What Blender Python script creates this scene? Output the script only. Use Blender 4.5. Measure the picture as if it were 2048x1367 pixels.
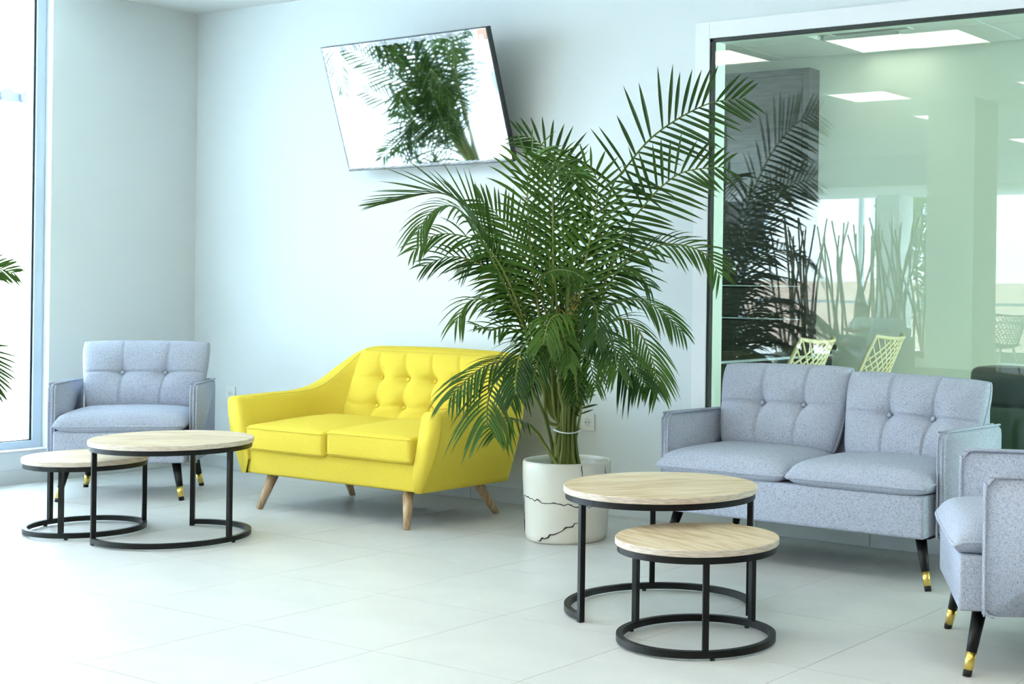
import bpy, bmesh, math, random
from mathutils import Vector, Matrix
for _o in list(bpy.data.objects): bpy.data.objects.remove(_o)
C = bpy.context.scene.collection
PI = math.pi
SC = bpy.context.scene

# ------------------------------------------------------------------ camera
YAW, ROLL, CAMH = .5636, .0134, 1.151
cam_d = bpy.data.cameras.new('camera'); cam = bpy.data.objects.new('camera', cam_d); C.objects.link(cam)
_R = Vector((math.cos(YAW), math.sin(YAW), 0)); _F = Vector((-math.sin(YAW), math.cos(YAW), 0)); _U = Vector((0, 0, 1))
_X = _R*math.cos(ROLL) + _U*math.sin(ROLL); _Y = _U*math.cos(ROLL) - _R*math.sin(ROLL)
_m = Matrix((_X, _Y, -_F)).transposed().to_4x4(); _m.translation = (0, 0, CAMH)
cam.matrix_world = _m
cam_d.sensor_fit = 'HORIZONTAL'; cam_d.sensor_width = 36; cam_d.lens = 2881/2048*36
cam_d.shift_x = -(1507-1024)/2048; cam_d.shift_y = -(683.5-572.3)/2048
cam_d.clip_start = .05; cam_d.clip_end = 200
SC.camera = cam

# ------------------------------------------------------------------ sky, exposure
SC.view_settings.view_transform = 'Standard'; SC.view_settings.look = 'None'
SC.view_settings.gamma = 1; SC.view_settings.use_curve_mapping = False
SC.view_settings.exposure = 1.08
SKY = 13.0
wd = bpy.data.worlds.new('sky'); SC.world = wd; wd.use_nodes = True
wd.node_tree.nodes['Background'].inputs[0].default_value = (.70, .83, 1, 1)
wd.node_tree.nodes['Background'].inputs[1].default_value = SKY
def portal(name, loc, rot, sx, sy):
    l = bpy.data.lights.new(name, 'AREA'); l.shape = 'RECTANGLE'; l.size = sx; l.size_y = sy
    l.cycles.is_portal = True
    o = bpy.data.objects.new(name, l); o.location = loc; o.rotation_euler = rot; C.objects.link(o)

LX, YW, HC = -7.71, 5.7076, 2.791
portal('window_portal', (LX-.12, 2.6, 1.5), (0, -PI/2, 0), 2.7, 4.6)
portal('window_portal', (-10.1, -6.62, 1.3), (PI/2, 0, 0), 7, 2.4)
portal('window_portal', (-13.7, -3.4, 1.3), (0, -PI/2, 0), 2.4, 6.2)  # for the unseen glazing added at the far left
portal('window_portal', (3.25, 7.4, 1.5), (0, PI/2, 0), 2.4, 2.6)  # for the unseen window added at the end of the rear room
PANEL = 5.4     # strength of the ceiling light panels

# ------------------------------------------------------------------ materials
def mat(name, col=(.8,.8,.8), rough=.5, metal=0, spec=.5, emit=None, estr=0):
    m = bpy.data.materials.new(name); m.use_nodes = True
    b = m.node_tree.nodes['Principled BSDF']
    b.inputs['Base Color'].default_value = (*col, 1); b.inputs['Roughness'].default_value = rough
    b.inputs['Metallic'].default_value = metal; b.inputs['Specular IOR Level'].default_value = spec
    if emit: b.inputs['Emission Color'].default_value = (*emit, 1); b.inputs['Emission Strength'].default_value = estr
    return m
def nodes(m): return m.node_tree.nodes, m.node_tree.links, m.node_tree.nodes['Principled BSDF']
def noise(m, scale=(1,1,1), sc=5, detail=3, rough=.5, coord='Object'):
    n, l, b = nodes(m)
    tc = n.new('ShaderNodeTexCoord'); mp = n.new('ShaderNodeMapping'); mp.inputs['Scale'].default_value = scale
    nz = n.new('ShaderNodeTexNoise'); nz.inputs['Scale'].default_value = sc; nz.inputs['Detail'].default_value = detail
    nz.inputs['Roughness'].default_value = rough
    l.new(tc.outputs[coord], mp.inputs[0]); l.new(mp.outputs[0], nz.inputs['Vector'])
    return nz.outputs['Fac']
def ramp(m, fac, stops):
    n, l, b = nodes(m); r = n.new('ShaderNodeValToRGB')
    e = r.color_ramp.elements
    while len(e) < len(stops): e.new(.5)
    for k, (p, c) in enumerate(stops): e[k].position = p; e[k].color = (*c, 1)
    l.new(fac, r.inputs[0]); return r.outputs[0]
def math_n(m, op, a, b_=None):
    n, l, b = nodes(m); x = n.new('ShaderNodeMath'); x.operation = op
    for i, v in enumerate((a, b_)):
        if v is None: continue
        if isinstance(v, (int, float)): x.inputs[i].default_value = v
        else: l.new(v, x.inputs[i])
    return x.outputs[0]
def bump(m, fac, strength=.2, dist=.002):
    n, l, b = nodes(m); x = n.new('ShaderNodeBump'); x.inputs['Strength'].default_value = strength; x.inputs['Distance'].default_value = dist
    l.new(fac, x.inputs['Height']); l.new(x.outputs[0], b.inputs['Normal'])
def to_col(m, c): n, l, b = nodes(m); l.new(c, b.inputs['Base Color'])

def fabric(name, light, mid, dark, fine=420):
    m = mat(name, mid, .9, spec=.15)
    a = noise(m, (1, .22, 1), fine, 2, .6); b = noise(m, (1, 1, .22), fine, 2, .6); c = noise(m, (.22, 1, 1), fine, 2, .6)
    s = math_n(m, 'MULTIPLY', math_n(m, 'ADD', math_n(m, 'ADD', a, b), c), 1/3)
    to_col(m, ramp(m, s, [(.385, dark), (.475, mid), (.57, light)]))
    bump(m, s, .5, .003); return m
M = {}
M['wall'] = mat('wall_paint', (.79,.845,.845), .75, spec=.2); bump(M['wall'], noise(M['wall'], (1,1,1), 260, 2), .12, .001)
M['wall_2'] = mat('sage_wall_paint', (.80,.84,.74), .75, spec=.2)
M['ceiling'] = mat('ceiling_paint', (.82, .86, .85), .8, spec=.2)
t = M['tile'] = mat('floor_tile', (.6,.6,.58), .38, spec=.35)
to_col(t, ramp(t, noise(t, (1,1.6,1), 2.2, 6, .6), [(.3, (.64,.645,.625)), (.7, (.73,.73,.705))]))
M['grout'] = mat('grout', (.82, .84, .82), .9)
M['skirting'] = mat('skirting_tile', (.66,.70,.68), .45)
M['alu'] = mat('window_aluminium', (.62,.72,.84), .4, .1)
M['casing'] = mat('white_casing', (.90,.92,.92), .45)
M['gasket'] = mat('black_gasket', (.01,.014,.012), .5)
M['jamb'] = mat('jamb', (.72,.79,.75), .6)
M['grey'] = fabric('grey_fabric', (.55,.59,.69), (.44,.48,.58), (.17,.195,.26), 520)
M['yellow'] = fabric('yellow_fabric', (.87,.69,.10), (.84,.645,.07), (.77,.565,.045), 800)
M['lining'] = mat('dark_lining', (.02,.02,.02), .9)
M['black'] = mat('black_metal', (.003,.004,.004), .4, .0, .28)
M['rubber'] = mat('black_rubber', (.008,.008,.008), .7)
M['gold'] = mat('brushed_gold', (.80,.58,.16), .3, 1)
o_ = M['oak'] = mat('oak_top', (.6,.5,.38), .45, spec=.35)
g1 = noise(o_, (1.2, 16, 1), 4, 6, .65); g2 = noise(o_, (.8, 4, 1), 3, 3, .6)
to_col(o_, ramp(o_, math_n(o_, 'ADD', math_n(o_, 'MULTIPLY', g1, .65), math_n(o_, 'MULTIPLY', g2, .35)),
        [(.33, (.33,.20,.09)), (.42, (.58,.43,.25)), (.52, (.74,.60,.41)), (.66, (.82,.71,.54))]))
e_ = M['oak_edge'] = mat('oak_edge', (.66,.56,.44), .5)
to_col(e_, ramp(e_, noise(e_, (6,6,60), 4, 3), [(.35, (.55,.44,.33)), (.65, (.76,.68,.58))]))
w_ = M['leg_wood'] = mat('oak_leg', (.6,.42,.25), .45)
to_col(w_, ramp(w_, noise(w_, (14,14,1.2), 5, 4), [(.35, (.46,.29,.15)), (.62, (.68,.49,.30))]))
M['pot'] = mat('glazed_white_pot', (.80,.775,.67), .22, spec=.6)
M['crack'] = mat('crack_ink', (.012,.01,.01), .7)
M['soil'] = mat('soil', (.035,.025,.017), .95); bump(M['soil'], noise(M['soil'], (1,1,1), 60, 4), .8, .01)
def leafmat(name, a, b):
    m = mat(name, a, .45, spec=.28); n, l, bs = nodes(m)
    oi = n.new('ShaderNodeObjectInfo'); f = math_n(m, 'ADD', math_n(m, 'MULTIPLY', oi.outputs['Random'], .55), math_n(m, 'MULTIPLY', noise(m, (1,1,1), 9, 2), .45))
    to_col(m, ramp(m, f, [(.15, a), (.85, b)])); return m
M['leaf'] = leafmat('palm_leaf', (.011,.045,.005), (.075,.165,.016))
M['leaf_dry'] = leafmat('dry_palm_leaf', (.20,.17,.03), (.33,.20,.05))
M['stem'] = leafmat('palm_stem', (.07,.12,.02), (.25,.28,.06))
M['string'] = mat('white_string', (.85,.87,.85), .6)
M['tv_body'] = mat('tv_black', (.008,.009,.01), .35)
M['screen'] = mat('tv_screen', (.80,.83,.87), .03, 1)
M['film'] = mat('clear_film', (.9,.95,1), .1)
n_, l_, b_ = nodes(M['film']); tr = n_.new('ShaderNodeBsdfTransparent'); mx = n_.new('ShaderNodeMixShader'); mx.inputs[0].default_value = .45
l_.new(tr.outputs[0], mx.inputs[1]); l_.new(b_.outputs[0], mx.inputs[2]); l_.new(mx.outputs[0], n_['Material Output'].inputs[0])
M['sticker'] = mat('orange_sticker', (.82,.50,.36), .5)
M['white_sticker'] = mat('white_sticker', (.88,.88,.86), .5)
M['plastic'] = mat('white_plastic', (.86,.88,.86), .35)
M['hole'] = mat('socket_hole', (.03,.03,.03), .6)
def glass(name, tint, refl, rough=0.0, fresnel=True):
    m = bpy.data.materials.new(name); m.use_nodes = True; n = m.node_tree.nodes; l = m.node_tree.links
    n.remove(n['Principled BSDF'])
    tr = n.new('ShaderNodeBsdfTransparent'); tr.inputs[0].default_value = (*tint, 1)
    gl = n.new('ShaderNodeBsdfGlossy'); gl.inputs['Roughness'].default_value = rough
    mx = n.new('ShaderNodeMixShader')
    lw = n.new('ShaderNodeLayerWeight'); lw.inputs[0].default_value = .25
    ad = n.new('ShaderNodeMath'); ad.operation = 'MULTIPLY_ADD'; l.new(lw.outputs['Facing'], ad.inputs[0]); ad.inputs[1].default_value = refl*.8; ad.inputs[2].default_value = refl
    l.new(ad.outputs[0], mx.inputs[0]); l.new(tr.outputs[0], mx.inputs[1]); l.new(gl.outputs[0], mx.inputs[2]); l.new(mx.outputs[0], n['Material Output'].inputs[0])
    return m
M['glass_in'] = glass('partition_glass', (.89,.95,.85), .053)
M['glass'] = glass('window_glass', (.97,.985,.985), .02)
d_ = M['dark_wood'] = mat('dark_wood', (.06,.05,.04), .45)
to_col(d_, ramp(d_, noise(d_, (1.5,1.5,14), 4, 5), [(.35, (.022,.024,.024)), (.65, (.055,.056,.052))]))
M['counter'] = mat('black_counter', (.012,.012,.008), .22)
M['cream'] = mat('cream_plastic', (.83,.74,.45), .4)
M['moss'] = mat('moss_green_plastic', (.06,.075,.05), .5)
M['leather'] = mat('black_leather', (.012,.016,.020), .32)
M['bottle'] = mat('dark_green_fabric', (.03,.06,.045), .8)
M['panel'] = mat('lit_diffuser', (1,1,1), .5, emit=(1,.95,.83), estr=PANEL)
M['panel_2'] = mat('dim_lit_diffuser', (1,1,1), .5, emit=(1,1,.96), estr=1.0)
M['ctile'] = mat('acoustic_tile', (.74,.77,.72), .9); bump(M['ctile'], noise(M['ctile'], (1,1,1), 180, 2), .4, .002)
M['vent'] = mat('vent_grey', (.30,.33,.31), .5)
M['dimming_grey'] = mat('dimming_grey_paint', (.20,.22,.21), .7)  # dark tone chosen for unseen walls to cut bounced light
M['column'] = mat('column_paint', (.72,.76,.68), .8)
M['twig'] = mat('pale_twig', (.30,.26,.18), .8)
M['brick'] = mat('clay_brick', (.52,.38,.30), .9)
M['facade'] = mat('white_render', (.85,.86,.86), .9)
M['roof'] = mat('roof_tile', (.030,.042,.062), .8)
M['paving'] = mat('pale_paving', (.80,.81,.80), .9)
M['hedge'] = mat('hedge_leaf', (.16,.24,.10), .8)
M['skin'] = mat('skin', (.62,.42,.32), .6)
M['tshirt'] = mat('white_cotton', (.82,.84,.84), .9)
M['hair'] = mat('dark_hair', (.03,.024,.02), .7)
M['denim'] = mat('blue_denim', (.10,.14,.24), .9)
M['eye'] = mat('eye_dark', (.02,.015,.012), .3)

# ------------------------------------------------------------------ helpers
def link(name, me, m=None, parent=None, loc=None, smooth=False):
    if m is not None:
        me.materials.clear(); me.materials.append(M[m] if isinstance(m, str) else m)
    if smooth:
        for p in me.polygons: p.use_smooth = True
    o = bpy.data.objects.new(name, me); C.objects.link(o)
    if parent: o.parent = parent
    if loc: o.location = loc
    return o
def obj(name, bm, m, parent=None, loc=None, smooth=False):
    me = bpy.data.meshes.new(name); bmesh.ops.recalc_face_normals(bm, faces=bm.faces); bm.to_mesh(me); bm.free()
    return link(name, me, m, parent, loc, smooth)
def tag(o, label=None, cat=None, group=None, kind=None):
    if label: o['label'] = label
    if cat: o['category'] = cat
    if group: o['group'] = group
    if kind: o['kind'] = kind
    return o
def thing(name, label, cat, loc=(0,0,0), rotz=0, group=None):
    o = bpy.data.objects.new(name, None); C.objects.link(o); o.location = loc; o.rotation_euler = (0,0,rotz)
    o.empty_display_size = .1
    return tag(o, label, cat, group)
def structure(name, bm, m, parent=None, smooth=False, label=None):
    o = obj(name, bm, m, parent, smooth=smooth)
    if not parent: o['kind'] = 'structure'
    if label: o['label'] = label
    return o
def B(): return bmesh.new()
def box(bm, lo, hi, bev=0, seg=2):
    lo = Vector(lo); hi = Vector(hi)
    r = bmesh.ops.create_cube(bm, size=1, matrix=Matrix.Translation((lo+hi)/2) @ Matrix.Diagonal((*(hi-lo), 1)))
    if bev:
        es = list({e for v in r['verts'] for e in v.link_edges})
        bmesh.ops.bevel(bm, geom=es, offset=bev, segments=seg, affect='EDGES', profile=.6)
    return bm
def cone(bm, p0, p1, r0, r1, n=20, cap=True):
    p0 = Vector(p0); p1 = Vector(p1); d = (p1-p0)
    q = d.to_track_quat('Z', 'Y').to_matrix().to_4x4(); q.translation = (p0+p1)/2
    bmesh.ops.create_cone(bm, cap_ends=cap, segments=n, radius1=r0, radius2=r1, depth=d.length, matrix=q)
    return bm
def catmull(P, n):
    P = [Vector(p) for p in P]; Q = [2*P[0]-P[1]] + P + [2*P[-1]-P[-2]]; out = []
    for i in range(1, len(Q)-2):
        for k in range(n):
            t = k/n; a, b, c, d = Q[i-1], Q[i], Q[i+1], Q[i+2]
            out.append(.5*((2*b)+(c-a)*t+(2*a-5*b+4*c-d)*t*t+(3*b-a-3*c+d)*t**3))
    out.append(P[-1].copy()); return out
def tube(bm, pts, r, n=8, closed=False, square=False):
    pts = [Vector(p) for p in pts]; N = len(pts); rings = []
    rr = r if isinstance(r, (list, tuple)) else [r]*N
    up = None
    for i, p in enumerate(pts):
        a = pts[(i-1) % N] if (closed or i) else p; b = pts[(i+1) % N] if (closed or i < N-1) else p
        T = (b-a).normalized()
        if up is None:
            up = Vector((0,0,1)) if abs(T.z) < .9 else Vector((1,0,0))
        S = T.cross(up)
        if S.length < 1e-6: S = T.orthogonal()
        S.normalize(); U = S.cross(T).normalized(); up = U
        rings.append([bm.verts.new(p + S*rr[i]*math.cos(2*PI*k/n) + U*rr[i]*math.sin(2*PI*k/n)) for k in range(n)])
    for i in range(N if closed else N-1):
        A, D = rings[i], rings[(i+1) % N]
        off = 0
        if closed and i == N-1:
            off = min(range(n), key=lambda o: sum((A[k].co-D[(k+o) % n].co).length for k in range(n)))
        for k in range(n):
            bm.faces.new((A[k], A[(k+1) % n], D[(k+1+off) % n], D[(k+off) % n]))
    if not closed:
        bm.faces.new(rings[0][::-1]); bm.faces.new(rings[-1])
    return bm
def lathe(bm, prof, n=48):
    rings = []
    for r, z in prof:
        rings.append([bm.verts.new((r*math.cos(2*PI*k/n), r*math.sin(2*PI*k/n), z)) for k in range(n)] if r > 1e-6 else [bm.verts.new((0,0,z))])
    for A, D in zip(rings, rings[1:]):
        for k in range(n):
            q = [A[k % len(A)], A[(k+1) % len(A)], D[(k+1) % len(D)], D[k % len(D)]]
            q2 = []
            for v in q:
                if v not in q2: q2.append(v)
            if len(q2) > 2: bm.faces.new(q2)
    return bm
def grid_faces(bm, G, closed_u=False):
    for i in range(len(G)-1):
        for j in range(len(G[0])-1):
            q = []
            for v in (G[i][j], G[i+1][j], G[i+1][j+1], G[i][j+1]):
                if v not in q: q.append(v)
            if len(q) > 2: bm.faces.new(q)
def cushion(w, h, t, nu, nv, buttons=(), seamx=(), seamy=(), rim=.15, pw=6, tuft=.035, mapf=None, round_=.06, seam_d=.007, seam_s=.006):
    """pillow in local (x across, y up, z front); mapf bends it into place"""
    bm = B(); F_, K_ = [], []
    rimv = {}
    for i in range(nu+1):
        fr, bk = [], []
        for j in range(nv+1):
            u = -1+2*i/nu; v = -1+2*j/nv
            x = w/2*u*math.sqrt(1-round_*v**4); y = h/2*v*math.sqrt(1-round_*u**4)
            e = max(0, (1-abs(u)**pw)*(1-abs(v)**pw))**.5
            T = t/2*(rim+(1-rim)*e) if (0 < i < nu and 0 < j < nv) else t/2*rim
            d = 0
            for bx, by in buttons:
                q = ((x-bx)**2+(y-by)**2); d += tuft*math.exp(-q/(.05**2))+tuft*.45*math.exp(-q/(.016**2))
            for sx in seamx: d += seam_d*math.exp(-((x-sx(y) if callable(sx) else x-sx)/seam_s)**2)*e
            for sy in seamy: d += seam_d*math.exp(-((y-sy(x) if callable(sy) else y-sy)/seam_s)**2)*e
            p = Vector((x, y, T-d)); q = Vector((x, y, -T))
            if mapf: p = mapf(p); q = mapf(q)
            fr.append(bm.verts.new(p)); bk.append(bm.verts.new(q))
        F_.append(fr); K_.append(bk)
    grid_faces(bm, F_); grid_faces(bm, [r[::-1] for r in K_])
    per = [(i, 0) for i in range(nu)]+[(nu, j) for j in range(nv)]+[(i, nv) for i in range(nu, 0, -1)]+[(0, j) for j in range(nv, 0, -1)]
    for a, b in zip(per, per[1:]+per[:1]):
        bm.faces.new((F_[a[0]][a[1]], K_[a[0]][a[1]], K_[b[0]][b[1]], F_[b[0]][b[1]]))
    border = [(F_[a][b].co+K_[a][b].co)/2 for a, b in per]
    return bm, border
def copy_tree(o, parent=None):
    c = o.copy(); C.objects.link(c)
    if parent: c.parent = parent
    for ch in o.children: copy_tree(ch, c)
    return c

# ------------------------------------------------------------------ the setting
T, OX, OY = .5998, -4.587, 3.7676          # floor tile size and one grid corner
bm = B(); box(bm, (-14, -6.9, -.2), (3.5, YW+.2, -.006)); box(bm, (-14, YW+.2, -.2), (3.5, 9.3, 0))
fl = structure('floor', bm, 'grout')
bm = B(); box(bm, (-T/2+.0012, -T/2+.0012, -.012), (T/2-.0012, T/2-.0012, 0))
tile_me = bpy.data.meshes.new('tile'); bm.to_mesh(tile_me); bm.free(); tile_me.materials.append(M['tile'])
rear = B()
for i in range(-17, 13):
    for j in range(-4, 18):
        x0, x1 = OX+i*T, OX+(i+1)*T; y1, y0 = OY-j*T, OY-(j+1)*T
        x0 = max(x0, -13.6); x1 = min(x1, 3.2); y1 = min(y1, YW)
        if x1-x0 < .02 or y1-y0 < .02: continue
        inv = x0 > LX-.02 or x1 > LX
        if y0 > -6.8 and (x1 > LX or y1 < -.2):
            if x1 > LX and x0 < -.2 and y1 > .4:
                if x0 < LX: x0 = LX
                o = bpy.data.objects.new('tile', tile_me); C.objects.link(o); o.parent = fl
                o.location = ((x0+x1)/2, (y0+y1)/2, 0); o.scale = ((x1-x0)/T, (y1-y0)/T, 1)
            else:
                box(rear, (x0+.0012, y0+.0012, -.012), (x1-.0012, y1-.0012, 0))
tag(obj('rear_tiles', rear, 'tile', fl), kind='stuff')

WT = .11; WX0, WX1, WZ0, WZ1 = -3.862, .3, .36, 2.327
bm = B()
for lo, hi in (((-8.0, YW, -.05), (WX0, YW+WT, HC+.1)), ((WX1, YW, -.05), (3.4, YW+WT, HC+.1)),
               ((WX0, YW, WZ1), (WX1, YW+WT, HC+.1)), ((WX0, YW, -.05), (WX1, YW+WT, WZ0))): box(bm, lo, hi)
structure('wall_back', bm, 'wall')
# left wall with its tall window
GY1, GY0 = 4.757, .35      # reveal ends along y
ZS = .18
bm = B(); D = .25
box(bm, (LX-D, GY1, -.05), (LX, YW+.3, HC+.1)); box(bm, (LX-D, GY0, -.05), (LX, GY1, ZS))
box(bm, (LX-D, GY0, 2.788), (LX, GY1, HC+.1)); box(bm, (LX-D, -.25, -.05), (LX, GY0, HC+.1))
structure('wall_left', bm, 'wall')
bm = B(); box(bm, (-13.8, -.25, -.05), (LX-D, -.05, HC+.1)); structure('wall_wing', bm, 'wall')
bm = B(); box(bm, (3.2, -6.7, -.05), (3.4, YW, HC+.1)); structure('wall_right', bm, 'dimming_grey')  # out of view; dark so less light bounces onto the left wall
bm = B(); box(bm, (-13.8, -6.7, -.05), (-13.6, -.25, .12)); box(bm, (-13.8, -6.7, 2.42), (-13.6, -.25, HC+.1)); structure('wall_far', bm, 'wall')
w5 = bpy.data.objects.new('window_added_far', None); C.objects.link(w5); w5['kind'] = 'structure'  # unseen glazing put here to bring in light from the far left
for k in range(4):
    y = -6.5+k*2.07
    bm = B(); box(bm, (-13.74, y-.03, .12), (-13.66, y+.03, 2.42)); obj('mullion', bm, 'alu', w5)
    if k < 3:
        bm = B(); box(bm, (-13.705, y+.03, .12), (-13.695, y+2.04, 2.42)); obj('pane', bm, 'glass', w5)
bm = B(); box(bm, (-14, -6.9, HC), (3.5, YW+WT, HC+.15)); structure('ceiling', bm, 'ceiling')
bm = B(); box(bm, (-13.6, -6.7, 2.42), (3.2, -4.6, HC)); structure('trim_1', bm, 'ceiling', label='lowered white soffit above the street windows')

def skirting(name, p0, p1, nrm, first):
    """a row of tile skirting pieces along a wall"""
    par = bpy.data.objects.new(name, None); C.objects.link(par); par['kind'] = 'structure'
    p0 = Vector(p0); p1 = Vector(p1); L = (p1-p0).length; d = (p1-p0).normalized(); n = Vector(nrm)
    s = 0; e = first
    while s < L-.01:
        e = min(e, L); a = p0+d*(s+.001); b = p0+d*(e-.001)+n*.009
        lo = [min(a[k], b[k]) for k in range(3)]; hi = [max(a[k], b[k]) for k in range(3)]; lo[2] = 0; hi[2] = .078
        bm = B(); box(bm, lo, hi, .0015, 1); obj('skirting_tile', bm, 'skirting', par)
        s = e; e = s+T
skirting('baseboard_back', (LX, YW-.0001, 0), (1.2, YW-.0001, 0), (0,-1,0), (-7.17-LX) % T)
skirting('baseboard_left', (LX+.0001, YW-.01, 0), (LX+.0001, .4, 0), (1,0,0), .35)

# window_1: tall aluminium window in the left wall
w1 = bpy.data.objects.new('window_1', None); C.objects.link(w1); w1['kind'] = 'structure'
xa, xb = LX-.12, LX-.06
bm = B(); fw = .056
box(bm, (xa, GY1-fw, ZS), (xb, GY1, 2.788), .004); box(bm, (xa, GY0, ZS), (xb, GY0+fw, 2.788), .004)
for a, b in ((GY0+fw, 1.77), (1.83, 3.22), (3.28, GY1-fw)):
    box(bm, (xa, a, ZS), (xb, b, ZS+.05)); box(bm, (xa, a, 2.765), (xb, b, 2.788))
for yy in (1.8, 3.25): box(bm, (xa, yy-.03, ZS), (xb, yy+.03, 2.788), .004)
obj('window_frame', bm, 'alu', w1)
bm = B(); g = .010
for a, b in ((GY0+fw, 1.77), (1.83, 3.22), (3.28, GY1-fw)):
    box(bm, (xb-.02, a, ZS+.05), (xb-.012, a+g, 2.765)); box(bm, (xb-.02, b-g, ZS+.05), (xb-.012, b, 2.765))
    box(bm, (xb-.02, a, ZS+.05), (xb-.012, b, ZS+.05+.005)); box(bm, (xb-.02, a, 2.755), (xb-.012, b, 2.765))
obj('gasket', bm, 'gasket', w1)
for a, b in ((GY0+fw, 1.77), (1.83, 3.22), (3.28, GY1-fw)):
    bm = B(); box(bm, (xb-.034, a, ZS+.05), (xb-.028, b, 2.765)); obj('pane', bm, 'glass', w1)
bm = B(); box(bm, (xb, GY0, ZS), (LX+.012, GY1, ZS+.008), .003); obj('sill', bm, 'casing', w1)

# window_2: the glazed partition in the back wall
w2 = bpy.data.objects.new('window_2', None); C.objects.link(w2); w2['kind'] = 'structure'
bm = B(); cw = .084; pr = .014
box(bm, (WX0-cw, YW-pr, WZ0-cw), (WX0-.004, YW+.001, WZ1+cw), .002); obj('casing', bm, 'casing', w2)
bm = B(); box(bm, (WX0-.004, YW-pr, WZ1+.004), (WX1+cw, YW+.001, WZ1+cw), .002); obj('casing', bm, 'casing', w2)
bm = B(); box(bm, (WX0-.004, YW-pr, WZ0-cw), (WX1+cw, YW+.001, WZ0-.004), .002); obj('casing', bm, 'casing', w2)
bm = B()
box(bm, (WX0-.004, YW-.006, WZ0), (WX0+.012, YW+.02, WZ1)); box(bm, (WX0-.004, YW-.006, WZ1-.012), (WX1, YW+.02, WZ1+.004)); box(bm, (WX0-.004, YW-.006, WZ0-.004), (WX1, YW+.02, WZ0+.010))
obj('gasket', bm, 'gasket', w2)
bm = B(); box(bm, (WX0+.001, YW+.02, WZ0), (WX0+.006, YW+WT, WZ1)); box(bm, (WX0+.001, YW+.02, WZ1-.005), (WX1, YW+WT, WZ1-.001)); obj('jamb', bm, 'jamb', w2)
bm = B(); box(bm, (WX0+.008, YW+.004, WZ0+.004), (WX1-.004, YW+.010, WZ1-.006)); obj('pane', bm, 'glass_in', w2)

# ------------------------------------------------------------------ room behind the glass
Y2 = 8.95
bm = B()
box(bm, (-6.6, Y2, -.05), (3.4, Y2+.15, HC+.1)); structure('wall_rear', bm, 'wall_2')
bm = B(); box(bm, (-6.75, YW+WT, -.05), (-6.6, Y2+.15, HC+.1)); structure('wall_side', bm, 'wall_2')
bm = B(); box(bm, (3.2, YW+WT, -.05), (3.4, 6.1, HC+.1)); box(bm, (3.2, 8.7, -.05), (3.4, Y2+.15, HC+.1)); box(bm, (3.2, 6.1, -.05), (3.4, 8.7, .3)); box(bm, (3.2, 6.1, 2.7), (3.4, 8.7, HC+.1)); structure('wall_end', bm, 'wall_2')
w4 = bpy.data.objects.new('window_added_end', None); C.objects.link(w4); w4['kind'] = 'structure'  # unseen window added to light the room behind the glass
bm = B(); box(bm, (3.27, 6.1, .3), (3.33, 6.16, 2.7)); box(bm, (3.27, 8.64, .3), (3.33, 8.7, 2.7)); box(bm, (3.27, 7.37, .3), (3.33, 7.43, 2.7)); box(bm, (3.27, 6.1, .3), (3.33, 8.7, .36)); box(bm, (3.27, 6.1, 2.64), (3.33, 8.7, 2.7)); obj('window_frame', bm, 'alu', w4)
for a, b in ((6.16, 7.37), (7.43, 8.64)):
    bm = B(); box(bm, (3.295, a, .36), (3.305, b, 2.64)); obj('pane', bm, 'glass', w4)
c2 = B(); box(c2, (-6.75, YW+WT, HC+.03), (3.4, Y2+.15, HC+.2)); c2 = structure('ceiling_2', c2, 'vent')
bm = B(); box(bm, (-.296, -.296, .0), (.296, .296, .03), .003, 1)
ct_me = bpy.data.meshes.new('ceiling_tile'); bm.to_mesh(ct_me); bm.free(); ct_me.materials.append(M['ctile'])
PX = [-4.46, -2.1, .5]
for i in range(-4, 9):
    for j in range(5):
        x = -4.46+i*.6+ .0; y = 8.605-j*.6
        if y-.3 < YW+WT: continue
        if j in (0,) and i in (0, 4): continue
        if j == 1 and i in (0,): continue
        o = bpy.data.objects.new('ceiling_tile', ct_me); C.objects.link(o); o.parent = c2; o.location = (x, y, HC)
def light_panel(x, y, z, label, group=None, s=.56, m='panel'):
    t = thing('ceiling_light', label, 'light', (x, y, z), 0, group)
    bm = B(); h = s/2
    for lo, hi in (((-h, -h, 0), (h, -h+.012, .03)), ((-h, h-.012, 0), (h, h, .03)), ((-h, -h+.012, 0), (-h+.012, h-.012, .03)), ((h-.012, -h+.012, 0), (h, h-.012, .03))): box(bm, lo, hi)
    obj('frame', bm, 'plastic', t)
    bm = B(); box(bm, (-h+.012, -h+.012, .004), (h-.012, h-.012, .028)); obj('diffuser', bm, m, t)
    return t
light_panel(-4.46, 8.605, HC-.004, 'square light panel in the tiled ceiling of the room behind the glass', m='panel_2')
light_panel(-2.06, 8.605, HC-.004, 'light panel added out of view in the tiled ceiling behind the glass, farthest from the dark cabinet', m='panel_2')  # unseen panel, added to help light this room
v = thing('ceiling_vent', 'long grey slatted air vent in the tiled ceiling behind the glass', 'vent', (-4.31, 8.11, HC))
bm = B(); box(bm, (-.27, -.10, .012), (.27, .10, .03)); obj('backing', bm, 'lining', v)
for k in range(7):
    bm = B(); box(bm, (-.27, -.095+k*.029, -.002), (.27, -.081+k*.029, .012)); obj('slat', bm, 'vent', v)
bm = B()
for lo, hi in (((-.285, -.115, -.004), (.285, -.1, .014)), ((-.285, .1, -.004), (.285, .115, .014)), ((-.285, -.1, -.004), (-.27, .1, .014)), ((.27, -.1, -.004), (.285, .1, .014))): box(bm, lo, hi)
obj('frame', bm, 'ctile', v)

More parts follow.
